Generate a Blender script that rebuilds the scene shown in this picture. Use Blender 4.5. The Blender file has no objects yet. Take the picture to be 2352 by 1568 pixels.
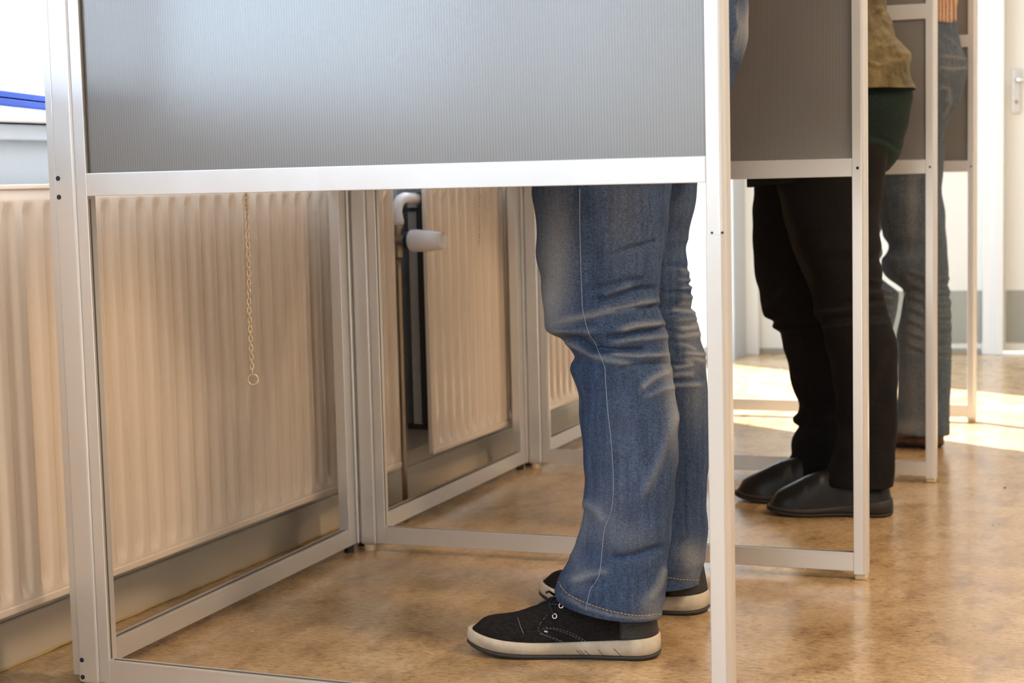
import bpy, bmesh, math, random
import numpy as np
from mathutils import Vector, Matrix
from mathutils.bvhtree import BVHTree
random.seed(7); rng = np.random.RandomState(7)
C = bpy.context.scene.collection
# ------------------------------------------------------------------ camera
F_PX, YAW, PITCH, ROLL = 3859.11, -22.2455, -5.5076, -1.3741
CAM = np.array([1.5364, -2.0169, .7435])
def _basis():
    a, b, c = np.radians([YAW, PITCH, ROLL])
    fwd = np.array([math.sin(a)*math.cos(b), math.cos(a)*math.cos(b), math.sin(b)])
    rt = np.array([math.cos(a), -math.sin(a), 0.]); up = np.cross(rt, fwd)
    return rt*math.cos(c)+up*math.sin(c), -rt*math.sin(c)+up*math.cos(c), fwd
CR, CU, CF = _basis()
def un(px, py, ax, val):                      # pixel -> point on the plane axis=val
    d = CR*(px-1176)/F_PX - CU*(py-784)/F_PX + CF
    return CAM + d*(val-CAM[ax])/d[ax]
def pj(P):                                    # points -> pixels
    v = np.asarray(P)-CAM; w = v@CF
    return 1176+F_PX*(v@CR)/w, 784-F_PX*(v@CU)/w
cd = bpy.data.cameras.new('camera'); cam = bpy.data.objects.new('camera', cd); C.objects.link(cam)
M = Matrix.Identity(4)
for i in range(3):
    M[i][0], M[i][1], M[i][2], M[i][3] = CR[i], CU[i], -CF[i], CAM[i]
cam.matrix_world = M
cd.sensor_width = 36; cd.lens = F_PX/2352*36; cd.clip_start = .05; cd.clip_end = 200
cd.dof.use_dof = True; cd.dof.focus_distance = 2.5; cd.dof.aperture_fstop = 7.5
bpy.context.scene.camera = cam
# ------------------------------------------------------------------ light
sc = bpy.context.scene
sc.view_settings.view_transform = 'Standard'; sc.view_settings.look = 'None'
sc.view_settings.gamma = 1; sc.view_settings.use_curve_mapping = False
sc.view_settings.exposure = 0.1
wd = bpy.data.worlds.new('sky'); sc.world = wd; wd.use_nodes = True
bg = wd.node_tree.nodes['Background']; bg.inputs[0].default_value = (.80, .90, 1, 1); bg.inputs[1].default_value = 1.8
def lamp(name, kind, loc, to, energy, color, size=1, size_y=None):
    l = bpy.data.lights.new(name, kind); l.energy = energy; l.color = color
    if kind == 'AREA':
        l.shape = 'RECTANGLE'; l.size = size; l.size_y = size_y or size
    o = bpy.data.objects.new(name, l); C.objects.link(o); o.location = loc
    o.rotation_euler = (Vector(to)-Vector(loc)).to_track_quat('-Z', 'Y').to_euler()
    return o
sun = lamp('sun', 'SUN', (0, 0, 5), (.845*math.cos(math.radians(36)), -.535*math.cos(math.radians(36)), 5-math.sin(math.radians(36))), 28, (1, .99, .98)); sun.data.angle = .01
# daylight entering through the window band on the left wall, camera side and booth side
lamp('daylight_front', 'AREA', (-.62, -2.3, 1.55), (1, -2.3, 1.3), 78, (.58, .78, 1), 4.4, 1.5)
lamp('daylight_booths', 'AREA', (-.75, 1.3, 1.6), (1, 1.3, 1.3), 55, (.80, .9, 1), 3.4, 1.5)
lamp('daylight_far', 'AREA', (-.6, 3.9, 1.3), (1, 3.8, .9), 30, (.72, .87, 1), 1.2, 2.0)
# warm ceiling lamps of the room
for i, (x, y, e) in enumerate(((2.7, .15, 60), (2.7, 2.2, 28))):
    lamp('ceiling_light', 'AREA', (x, y, 2.70), (x, y, 0), e, (1, .70, .42), 1.2, .3)
lamp('ceiling_light_near', 'AREA', (1.8, -3.4, 2.70), (1.8, -3.4, 0), 14, (.85, .92, 1), 1.2, .3)
lamp('ceiling_light_far', 'AREA', (2.2, 4.0, 2.70), (2.2, 4.0, 0), 10, (.95, .97, 1), 1.2, .3)

# ------------------------------------------------------------------ materials
def mat(name, col, rough=.5, metal=0, spec=.5, **kw):
    m = bpy.data.materials.new(name); m.use_nodes = True
    b = m.node_tree.nodes['Principled BSDF']
    b.inputs['Base Color'].default_value = (*col, 1); b.inputs['Roughness'].default_value = rough
    b.inputs['Metallic'].default_value = metal; b.inputs['Specular IOR Level'].default_value = spec
    for k, v in kw.items(): b.inputs[k.replace('_', ' ')].default_value = v
    return m
def nodes(m): return m.node_tree.nodes, m.node_tree.links, m.node_tree.nodes['Principled BSDF']
def noise(m, scale, detail=4, vec_scale=(1, 1, 1), rough=.55, coord='Object'):
    N, L, b = nodes(m); tc = N.new('ShaderNodeTexCoord'); mp = N.new('ShaderNodeMapping'); nz = N.new('ShaderNodeTexNoise')
    mp.inputs['Scale'].default_value = vec_scale; nz.inputs['Scale'].default_value = scale
    nz.inputs['Detail'].default_value = detail; nz.inputs['Roughness'].default_value = rough
    L.new(tc.outputs[coord], mp.inputs[0]); L.new(mp.outputs[0], nz.inputs[0]); return nz
def ramp(m, src, stops):
    N, L, b = nodes(m); r = N.new('ShaderNodeValToRGB'); e = r.color_ramp.elements
    while len(e) < len(stops): e.new(.5)
    for q, (p, c) in zip(e, stops): q.position = p; q.color = (*c, 1) if len(c) == 3 else c
    L.new(src, r.inputs[0]); return r
def mix(m, fac, a, b_, mode='MIX'):
    N, L, b = nodes(m); x = N.new('ShaderNodeMix'); x.data_type = 'RGBA'; x.blend_type = mode
    for s, v in ((0, fac), (6, a), (7, b_)):
        if hasattr(v, 'is_linked') or hasattr(v, 'links'): L.new(v, x.inputs[s])
        elif s == 0: x.inputs[0].default_value = v
        else: x.inputs[s].default_value = (*v, 1)
    return x.outputs[2]
def bump(m, h, strength=.3, dist=.001):
    N, L, b = nodes(m); bp = N.new('ShaderNodeBump'); bp.inputs['Strength'].default_value = strength; bp.inputs['Distance'].default_value = dist
    L.new(h, bp.inputs['Height']); L.new(bp.outputs[0], b.inputs['Normal'])

ALU = mat('anodised_aluminium', (.74, .74, .75), .34, .55)
nz = noise(ALU, 14, 4, (1, 1, .04)); r = ramp(ALU, nz.outputs[0], [(.3, (.28,)*3), (.75, (.40,)*3)]); nodes(ALU)[1].new(r.outputs[0], nodes(ALU)[2].inputs['Roughness'])
GROOVE = mat('dark_gasket', (.12, .11, .10), .6)
PANEL = mat('grey_polycarbonate', (.165, .158, .155), .26, 0, 1.0, Coat_Weight=.95, Coat_Roughness=.22, Coat_IOR=1.6)
N, L, b = nodes(PANEL); tc = N.new('ShaderNodeTexCoord'); wv = N.new('ShaderNodeTexWave'); wv.wave_type = 'BANDS'; wv.bands_direction = 'X'
wv.inputs['Scale'].default_value = 78; wv.inputs['Distortion'].default_value = .15; L.new(tc.outputs['Object'], wv.inputs[0])
r = ramp(PANEL, wv.outputs[0], [(0, (.145, .140, .138)), (1, (.195, .190, .187))]); L.new(r.outputs[0], b.inputs['Base Color']); bump(PANEL, wv.outputs[0], .10, .0004)
FLOOR = mat('linoleum', (.4, .26, .13), .22, 0, .6, Coat_Weight=.15, Coat_Roughness=.15)
N, L, b = nodes(FLOOR)
n1 = noise(FLOOR, 5.5, 8, (1, 1, 1), .62); n2 = noise(FLOOR, 120, 8, (.55, 1, 1), .82); n3 = noise(FLOOR, 17, 6, (1, .5, 1), .6)
c1 = ramp(FLOOR, n1.outputs[0], [(.30, (.44, .295, .15)), (.5, (.59, .42, .235)), (.70, (.70, .53, .325))])
c2 = ramp(FLOOR, n2.outputs[0], [(.37, (.30, .22, .15)), (.45, (.80, .74, .66)), (.56, (1, 1, 1)), (.70, (1.0, .99, .97))])
c3 = ramp(FLOOR, n3.outputs[0], [(.35, (.62, .58, .56)), (.52, (1, 1, 1)), (.68, (.86, .90, .98))])
x = mix(FLOOR, .85, c1.outputs[0], c2.outputs[0], 'MULTIPLY'); x = mix(FLOOR, .8, x, c3.outputs[0], 'MULTIPLY')
L.new(x, b.inputs['Base Color']); bump(FLOOR, n2.outputs[0], .05, .0005)
rr = ramp(FLOOR, n3.outputs[0], [(.3, (.19,)*3), (.7, (.28,)*3)]); L.new(rr.outputs[0], b.inputs['Roughness'])
RAD = mat('cream_radiator_enamel', (.80, .70, .60), .17, 0, .6)
RADIN = mat('radiator_inside', (.02, .02, .025), .6); RADG = mat('radiator_rear_panel', (.42, .42, .43), .5)
WALL = mat('wall_paint', (.74, .76, .74), .6); n = noise(WALL, 60, 5); bump(WALL, n.outputs[0], .15, .001)
WALLB = mat('skylight_tinted_wall_paint', (.50, .56, .62), .5); n = noise(WALLB, 120, 5); bump(WALLB, n.outputs[0], .25, .001)  # cool tint of the skylight is mixed into the wall colour
WALLP = mat('lower_wall_paint', (.66, .60, .51), .35)
TRIM = mat('white_gloss_paint', (.78, .82, .85), .3); SILL = mat('sill', (.78, .78, .80), .3)
DOORM = mat('door_paint', (.76, .79, .78), .35); BLUE = mat('blue_sash', (.005, .045, .31), .5, 0, .2)
KICK = mat('grey_kick_plate', (.33, .36, .34), .25, .2); SKIRT = mat('skirting', (.30, .29, .25), .5)
CAULK = mat('caulk', (.55, .43, .22), .6); CEIL = mat('ceiling_paint', (.82, .80, .76), .8)
CHROME = mat('steel', (.75, .75, .76), .25, 1); BRASS = mat('chain_metal', (.78, .66, .50), .28, 1)
COPPER = mat('aged_brass', (.42, .33, .24), .4, .8); WPLAST = mat('white_plastic', (.88, .88, .92), .3); BLK = mat('black_plastic', (.015, .015, .018), .4)
HOLE = mat('screw_hole_dark', (.015, .018, .06), .5); FOOT = mat('yellowed_plastic', (.72, .62, .42), .5)
REFLSLAT = mat('reflection_slat', (.88, .88, .88), .5, 0, .5, Transmission_Weight=.0)
N, L, b = nodes(REFLSLAT); tl = N.new('ShaderNodeBsdfTranslucent'); tl.inputs[0].default_value = (.95, .95, .95, 1); ms = N.new('ShaderNodeMixShader'); ms.inputs[0].default_value = .6; L.new(b.outputs[0], ms.inputs[1]); L.new(tl.outputs[0], ms.inputs[2]); L.new(ms.outputs[0], N['Material Output'].inputs[0])
GLASS = bpy.data.materials.new('window_glass'); GLASS.use_nodes = True
N = GLASS.node_tree.nodes; L = GLASS.node_tree.links; N.clear()
o_ = N.new('ShaderNodeOutputMaterial'); ms = N.new('ShaderNodeMixShader'); tr = N.new('ShaderNodeBsdfTransparent'); gl = N.new('ShaderNodeBsdfGlossy'); 
gl.inputs['Roughness'].default_value = .02; ms.inputs[0].default_value = .06
L.new(tr.outputs[0], ms.inputs[1]); L.new(gl.outputs[0], ms.inputs[2]); L.new(ms.outputs[0], o_.inputs[0])

def cloth(name, dark, light, weave=900, rough=.85, fadecol=None, bstr=.35, contrast=(.35, .65), sheen=.0, streak=0, fold_shade=None):
    m = mat(name, dark, rough, 0, .15); N, L, b = nodes(m)
    nv = noise(m, weave, 3, (1, 1, .22), .7); nh = noise(m, weave*.8, 2, (.3, .3, 1), .6); big = noise(m, 9, 5, (1, 1, .6), .6)
    ad = N.new('ShaderNodeMath'); ad.operation = 'ADD'; L.new(nv.outputs[0], ad.inputs[0]); L.new(nh.outputs[0], ad.inputs[1])
    hf = N.new('ShaderNodeMath'); hf.operation = 'MULTIPLY'; hf.inputs[1].default_value = .5; L.new(ad.outputs[0], hf.inputs[0])
    fade = N.new('ShaderNodeAttribute'); fade.attribute_name = 'fade'
    base = ramp(m, hf.outputs[0], [(contrast[0], dark), (contrast[1], light)])
    bm_ = ramp(m, big.outputs[0], [(.3, (.78, .78, .78)), (.7, (1.15, 1.15, 1.15))])
    col = mix(m, .6, base.outputs[0], bm_.outputs[0], 'MULTIPLY')
    st = noise(m, 110, 4, (1, 1, .07), .7); sr_ = ramp(m, st.outputs[0], [(.34, (.62, .64, .70)), (.66, (1.32, 1.30, 1.24))])
    if streak: col = mix(m, streak, col, sr_.outputs[0], 'MULTIPLY')
    if fold_shade:  # colour noise standing in for dark shading in the folds
        bl = noise(m, 26, 5, (1, 1, .7), .65); br = ramp(m, bl.outputs[0], [(.38, fold_shade[0]), (.62, fold_shade[1])]); col = mix(m, .6, col, br.outputs[0])
    if fadecol:
        fc = ramp(m, hf.outputs[0], [(contrast[0], tuple(c*.62 for c in fadecol)), (contrast[1], fadecol)])
        col = mix(m, fade.outputs['Fac'], col, fc.outputs[0])
    L.new(col, b.inputs['Base Color']); bump(m, hf.outputs[0], bstr, .0006)
    if sheen: b.inputs['Sheen Weight'].default_value = sheen
    return m
DENIM = cloth('blue_denim', (.013, .028, .075), (.075, .125, .235), fadecol=(.40, .43, .47), streak=.8)
DENIMG = cloth('grey_blue_denim', (.030, .044, .064), (.12, .150, .190), 700, fadecol=(.36, .35, .33), streak=.6)
BLACKC = cloth('black_cotton', (.004, .004, .005), (.016, .015, .017), 700, fadecol=(.05, .045, .042))
GREENC = cloth('dark_green_cloth', (.004, .010, .010), (.014, .028, .026), 600, fadecol=(.02, .05, .04))
OLIVE = cloth('olive_jacket_cloth', (.07, .055, .022), (.17, .135, .055), 260, .6, fadecol=(.34, .28, .15), bstr=.2, fold_shade=((.016, .014, .009), (.16, .125, .06)))
KNIT = cloth('tan_rib_knit', (.44, .28, .19), (.64, .44, .32), 500); 
N, L, b = nodes(KNIT); src = b.inputs['Base Color'].links[0].from_socket; tc = N.new('ShaderNodeTexCoord'); wv = N.new('ShaderNodeTexWave'); wv.bands_direction = 'X'; wv.inputs['Scale'].default_value = 42; L.new(tc.outputs['Object'], wv.inputs[0])
r = ramp(KNIT, wv.outputs[0], [(.2, (.45, .42, .40)), (.6, (1, 1, 1))]); L.new(mix(KNIT, 1.0, src, r.outputs[0], 'MULTIPLY'), b.inputs['Base Color'])  # darker bands put the shade between the ribs into the colour
SKIN = mat('skin', (.55, .33, .24), .5); HAIR = mat('hair', (.06, .035, .02), .6); SWEAT = cloth('grey_sweater', (.05, .05, .055), (.12, .12, .13))
THREADL = mat('pale_thread', (.25, .33, .46), .8); THREADO = mat('orange_thread', (.55, .34, .08), .7); THREADG = mat('grey_thread', (.20, .20, .23), .8)
SUEDE = cloth('black_suede', (.006, .0055, .006), (.026, .024, .025), 450, .95, bstr=.5)
SOLEW = mat('off_white_rubber', (.58, .52, .42), .5); n = noise(SOLEW, 30, 4); r = ramp(SOLEW, n.outputs[0], [(.35, (.46, .40, .31)), (.6, (.62, .56, .46))]); nodes(SOLEW)[1].new(r.outputs[0], nodes(SOLEW)[2].inputs['Base Color'])
SOLED = mat('dark_rubber', (.035, .035, .04), .6); HEELM = mat('textured_black', (.02, .02, .022), .45)
N, L, b = nodes(HEELM); tc = N.new('ShaderNodeTexCoord'); vo = N.new('ShaderNodeTexVoronoi'); vo.inputs['Scale'].default_value = 420; L.new(tc.outputs['Object'], vo.inputs[0]); bump(HEELM, vo.outputs[0], .8, .001)
LEATHER = mat('black_leather', (.006, .006, .007), .33, 0, .35); n = noise(LEATHER, 40, 4); bump(LEATHER, n.outputs[0], .15, .002)
SOLEB = mat('black_sole', (.018, .016, .015), .55)
BROWN = mat('brown_leather', (.10, .045, .022), .45); n = noise(BROWN, 18, 5); r = ramp(BROWN, n.outputs[0], [(.35, (.05, .022, .012)), (.6, (.20, .09, .04))]); nodes(BROWN)[1].new(r.outputs[0], nodes(BROWN)[2].inputs['Base Color'])
LACE = mat('navy_lace', (.012, .014, .03), .8)

# ------------------------------------------------------------------ mesh helpers
def obj(name, verts, faces, m, parent=None, smooth=False, bev=0, seg=2):
    me = bpy.data.meshes.new(name); me.from_pydata([tuple(map(float, v)) for v in verts], [], faces); me.update()
    o = bpy.data.objects.new(name, me); C.objects.link(o)
    if m: me.materials.append(m)
    if parent: o.parent = parent
    if smooth:
        for p in me.polygons: p.use_smooth = True
    if bev:
        bv = o.modifiers.new('bevel', 'BEVEL'); bv.width = bev; bv.segments = seg; bv.limit_method = 'ANGLE'; bv.harden_normals = False
    return o
class MB:
    def __init__(s): s.v = []; s.f = []
    def add(s, v, f):
        n = len(s.v); s.v += [tuple(map(float, q)) for q in v]; s.f += [tuple(i+n for i in q) for q in f]; return s
    def box(s, x0, x1, y0, y1, z0, z1):
        return s.add([(x, y, z) for z in (z0, z1) for y in (y0, y1) for x in (x0, x1)],
                     [(0, 2, 3, 1), (4, 5, 7, 6), (0, 1, 5, 4), (2, 6, 7, 3), (0, 4, 6, 2), (1, 3, 7, 5)])
    def tube(s, pts, r, n=8, closed=False, cap=True):
        P = [np.array(p, float) for p in pts]; K = len(P); rs = r if hasattr(r, '__len__') else [r]*K
        up = None; vs = []
        for i in range(K):
            a = P[(i-1) % K] if (closed or i > 0) else P[i]; c = P[(i+1) % K] if (closed or i < K-1) else P[i]
            t = c-a; t = t/(np.linalg.norm(t)+1e-12)
            if up is None:
                up = np.cross(t, (0, 0, 1.)); 
                if np.linalg.norm(up) < .1: up = np.cross(t, (1., 0, 0))
            up = up-t*(up@t); up = up/(np.linalg.norm(up)+1e-12); w = np.cross(t, up)
            for j in range(n):
                an = 2*math.pi*j/n; vs.append(P[i]+rs[i]*(math.cos(an)*up+math.sin(an)*w))
        fs = []
        for i in range(K if closed else K-1):
            for j in range(n):
                a = i*n+j; b = i*n+(j+1) % n; c = ((i+1) % K)*n+(j+1) % n; d = ((i+1) % K)*n+j
                fs.append((a, b, c, d))
        if cap and not closed: fs += [tuple(range(n))[::-1], tuple((K-1)*n+j for j in range(n))]
        return s.add(vs, fs)
    def cyl(s, a, b, r0, r1=None, n=20): return s.tube([a, b], [r0, r1 if r1 is not None else r0], n)
    def make(s, name, m, parent=None, **k): return obj(name, s.v, s.f, m, parent, **k)
def box(name, m, x0, x1, y0, y1, z0, z1, parent=None, bev=.0012, **k):
    return MB().box(x0, x1, y0, y1, z0, z1).make(name, m, parent, bev=bev, **k)
def empty(name, loc, rz=0, label=None, cat=None, group=None):
    o = bpy.data.objects.new(name, None); C.objects.link(o); o.location = loc; o.rotation_euler = (0, 0, rz); o.empty_display_size = .1
    if label: tag(o, label, cat, group)
    return o
def tag(o, label, cat, group=None):
    o['label'] = label; o['category'] = cat
    if group: o['group'] = group
    return o
def struct(o): o['kind'] = 'structure'; return o

# ------------------------------------------------------------------ setting
XW = -.179
struct(box('floor', FLOOR, -.45, 5.2, -5, 5.6, -.05, 0, bev=0))
struct(box('ceiling', CEIL, -.45, 5.2, -5, 5.6, 2.75, 2.8, bev=0))
struct(box('wall_right', WALL, 5.0, 5.1, -5, 5.6, 0, 2.75, bev=0))
struct(box('wall_back', WALL, -.45, 5.1, -4.9, -4.8, 0, 2.75, bev=0))
# left wall: dado below the window band, glazed opening beyond the last booth
mb = MB(); mb.box(-.42, XW-.004, -4.8, 3.08, .111, .849); mb.box(-.42, XW-.004, -4.8, 3.08, 2.25, 2.75)
for y in (-4.8, -2.35, -.15, 1.25, 2.93): mb.box(-.42, XW-.004, y, y+.15, .815, 2.25)
mb.box(-.42, XW-.004, 4.55, 5.6, 0, 2.75); mb.box(-.42, XW-.004, 3.08, 4.55, 2.35, 2.75)
w = struct(mb.make('wall_left', WALLB))
mb = MB(); mb.box(-.42, XW, -4.8, 3.08, 0, .0745)
struct(mb.make('baseboard_left', WALLP, bev=.003))
struct(box('trim_1', WALLP, -.42, XW-.005, -4.8, 3.08, .0750, .1105, bev=.0))
# ragged caulk line at foot of the baseboard
pts = []; y = -1.2
while y < 3.0:
    pts.append((XW+.0008+rng.rand()*.0012, y, .0012+rng.rand()*.0022)); y += .012+rng.rand()*.02
struct(MB().tube(pts, [.0018+.0016*rng.rand() for _ in pts], 5).make('trim_2', CAULK))
struct(box('trim_3', WALLB, -.2, -.160, -4.8, 3.08, .822, .847, bev=.003))
s = box('window_sill', SILL, -.42, -.140, -4.8, 3.08, .849, .868, bev=.004); s['kind'] = 'structure'; s.name = 'trim_4'
# open sash of the window beside the first booth, with blue bottom rail
a = np.array([-.224, .169]); bdir = np.array([-.057, .187]); bdir /= np.linalg.norm(bdir)
win = empty('window_1', (a[0]-bdir[0]*.55, a[1]-bdir[1]*.55, .88), math.atan2(bdir[1], bdir[0])); struct(win)
box('bottom_rail', BLUE, 0, 1.3, -.012, .012, .0115, .022, win, bev=.003); box('bottom_rail', BLUE, 0, 1.3, -.016, .010, -.002, .010, win, bev=.003)
box('side_rail', TRIM, 0, .03, -.01, .01, .022, 1.3, win); box('side_rail', TRIM, 1.27, 1.3, -.01, .01, .022, 1.3, win)
box('top_rail', TRIM, 0.03, 1.27, -.01, .01, 1.27, 1.3, win); box('glass', GLASS, .03, 1.27, -.002, .002, .022, 1.27, win, bev=0)
mb = MB()
for i in range(34):
    z = .028+i*.036; mb.add([(.03, .03, z), (1.27, .03, z), (1.27, .052, z+.021), (.03, .052, z+.021), (.03, .031, z-.001), (1.27, .031, z-.001), (1.27, .053, z+.020), (.03, .053, z+.020)], [(0, 1, 2, 3), (7, 6, 5, 4), (0, 4, 5, 1), (3, 2, 6, 7)])
mb.make('reflection_slats', REFLSLAT, win)  # added slats that draw the faint reflection stripes in the pane
for k, (y0, y1) in enumerate(((-4.65, -2.35), (-2.2, -.15), (0, 1.25), (1.4, 2.93))):
    if k == 2: continue
    wn = struct(empty('window_%d' % (k+3), (-.30, y0, .868)))
    d = y1-y0
    box('frame', TRIM, -.02, .02, 0, .05, 0, 1.38, wn); box('frame', TRIM, -.02, .02, d-.05, d, 0, 1.38, wn); box('frame', TRIM, -.02, .02, .05, d-.05, 0, .05, wn); box('frame', TRIM, -.02, .02, .05, d-.05, 1.33, 1.38, wn)
    box('glass', GLASS, -.003, .003, .05, d-.05, .05, 1.33, wn, bev=0)
wn = struct(empty('window_7', (-.30, 3.08, 0)))
for q in ((0, .05, 0, 2.35), (1.42, 1.47, 0, 2.35), (.05, 1.42, 0, .06), (.05, 1.42, 2.3, 2.35)): box('frame', TRIM, -.02, .02, q[0], q[1], q[2], q[3], wn)
box('glass', GLASS, -.003, .003, .05, 1.42, .06, 2.3, wn, bev=0)
# far wall, slightly turned
A = np.array([-.215, 4.79]); Bp = np.array([.881, 4.948]); ang = math.atan2(Bp[1]-A[1], Bp[0]-A[0])
def farpart(name, m, u0, u1, d0, d1, z0, z1, par=None, bev=.002):   # d: toward camera is negative
    o = box(name, m, u0, u1, d0, d1, z0, z1, None, bev); o.location = (A[0], A[1], 0); o.rotation_euler = (0, 0, ang)
    return o
struct(farpart('wall_far', WALL, -.4, .965, 0, .12, 0, 2.75)); 
mb = MB(); mb.box(1.86, 5.6, 0, .12, 0, 2.75); mb.box(.965, 1.86, 0, .12, 2.1, 2.75)
o = struct(mb.make('wall_far_right', WALL)); o.location = (A[0], A[1], 0); o.rotation_euler = (0, 0, ang)
struct(farpart('baseboard_far', SKIRT, -.05, .955, -.012, 0, 0, .022))
struct(farpart('trim_5', TRIM, .005, .075, -.05, 0, 0, 2.7)); struct(farpart('trim_6', WALL, -.05, .005, -.03, 0, 0, 2.7))
struct(farpart('trim_7', TRIM, .965, 1.0, -.03, .06, 0, 2.13)); struct(farpart('trim_10', TRIM, 1.0, 1.012, -.036, .06, 0, 2.13)); struct(farpart('trim_8', TRIM, 1.012, 1.045, -.045, .06, 0, 2.13))
struct(farpart('trim_9', KICK, .60, .963, -.006, 0, .045, .255))
dr = struct(empty('door_1', (A[0]+1.047*math.cos(ang), A[1]+1.047*math.sin(ang), 0), ang))
box('door_leaf', DOORM, 0, .80, .0, .04, .01, 2.08, dr, .002); box('kick_plate', KICK, .01, .79, -.003, 0, .045, .255, dr, .0005)
hp = box('handle_plate', CHROME, .030, .062, -.008, 0, .955, 1.13, dr, .003)
MB().tube([(.046, -.008, 1.085), (.046, -.045, 1.085), (.052, -.052, 1.085), (.150, -.052, 1.085)], .009, 10).make('handle', CHROME, dr, smooth=True)
MB().cyl((.046, -.011, 1.0), (.046, -.008, 1.0), .008).make('lock_cylinder', COPPER, dr)

# ------------------------------------------------------------------ radiators
PITCHR = .0485
def radiator(y0, y1, label, phase, valve_end=None):
    t = empty('radiator', (0, y0, 0), 0, label, 'radiator', None)
    z0, z1 = .118, .75; L_ = y1-y0; xf = -.100
    ny = int(L_/.0035); ys = np.linspace(.004, L_-.004, ny)
    zs = np.concatenate([np.linspace(z0+.004, z0+.045, 12), np.linspace(z0+.05, z1-.065, 8), np.linspace(z1-.06, z1-.018, 12), [z1-.012, z1-.006, z1-.002]])
    V = []; 
    for z in zs:
        up = min(1, max(0, (z1-.022-z)/.032)); lo = min(1, max(0, (z-z0-.012)/.028)); am = math.sin(up*math.pi/2)*math.sin(lo*math.pi/2)
        for y in ys:
            ph = ((y+y0-phase)/PITCHR) % 1
            wdt = .30 if True else 0
            d = abs(ph-.5)
            h = 1/(1+math.exp((d-.22)*38))       # recessed channel
            edge = min(1, (y-.004)/.02, (L_-.004-y)/.02)
            V.append((xf-.0085*h*am*max(0, edge)-(.002 if z > z1-.016 else 0), y, z))
    nz_ = len(zs); Fc = [(i*ny+j, i*ny+j+1, (i+1)*ny+j+1, (i+1)*ny+j) for i in range(nz_-1) for j in range(ny-1)]
    o = obj('front_panel', V, Fc, RAD, t, True); sm = o.modifiers.new('s', 'SOLIDIFY'); sm.thickness = .0015; sm.offset = 1 if False else -1
    mb = MB(); mb.box(xf-.012, xf+.002, 0, L_, z0-.006, z0+.006); mb.box(xf-.012, xf+.002, 0, L_, z1-.004, z1+.004)
    mb.box(xf-.012, xf, -.001, .004, z0, z1); mb.box(xf-.012, xf, L_-.004, L_+.001, z0, z1)
    mb.make('panel_edge', RAD, t, bev=.002)
    box('rear_panel', RADG, -.155, -.130, .012, L_-.012, z0+.06, z1-.03, t, .003)
    mb = MB(); mb.box(-.129, -.113, .004, L_-.004, z0+.065, z1-.07); mb.box(-.168, -.113, .008, L_-.008, z0+.05, z0+.062); mb.box(-.168, -.113, .008, L_-.008, z1-.075, z1-.066)
    mb.make('convector_fins', RADIN, t)  # convector block, near-black for the shade in the gap between panels
    mb = MB(); mb.box(-.168, -.112, .004, L_-.004, z1-.006, z1-.001)
    mb.make('top_grille', RAD, t, bev=.001)
    box('wall_bracket', RADG, -.1825, -.150, .10, .13, .3, .6, t); box('wall_bracket', RADG, -.1825, -.150, L_-.13, L_-.10, .3, .6, t)
    return t
r1 = radiator(-1.5, 1.316, 'cream ribbed radiator along the wall, seen left of and through the nearest booth', .324+.01)
r2 = radiator(1.486, 2.60, 'cream ribbed radiator with white thermostat valve, behind the second and third booths', 1.486+.0485*.55)
vy = 1.395-1.486
vb = MB().tube([(-.132, vy, .665), (-.132, vy, .575)], [.009, .011], 12).cyl((-.145, vy, .612), (-.108, vy, .612), .012, .012).make('valve_body', COPPER, r2, smooth=False)
MB().tube([(-.112, vy, .612), (-.108, vy, .612), (-.100, vy, .612)], [.017, .021, .021], 24).make('valve_collar', BLK, r2)
MB().tube([(-.100, vy, .612), (-.097, vy, .612), (-.085, vy, .612), (-.05, vy, .611), (-.022, vy, .611), (-.017, vy, .611), (-.0165, vy, .611)], [.021, .0245, .0255, .0235, .0195, .018, .013], 32).make('thermostat_head', WPLAST, r2, smooth=True)
MB().tube([(-.132, vy, .648), (-.132, vy, .655), (-.132, vy, .675), (-.131, vy+.004, .692), (-.129, vy+.016, .704), (-.127, vy+.034, .708), (-.126, vy+.06, .706), (-.126, vy+.10, .704)], [.014, .0165, .0125, .0125, .0125, .0125, .012, .012], 16).make('elbow_pipe', WPLAST, r2, smooth=True)
MB().cyl((-.132, vy, .64), (-.132, vy, .66), .013).make('pipe_nut', COPPER, r2)
MB().tube([(-.132, vy, .58), (-.132, vy, .54), (-.132, vy-.001, .10), (-.132, vy, 0)], [.008, .0065, .0065, .0065], 12).make('supply_pipe', COPPER, r2, smooth=True)

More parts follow.
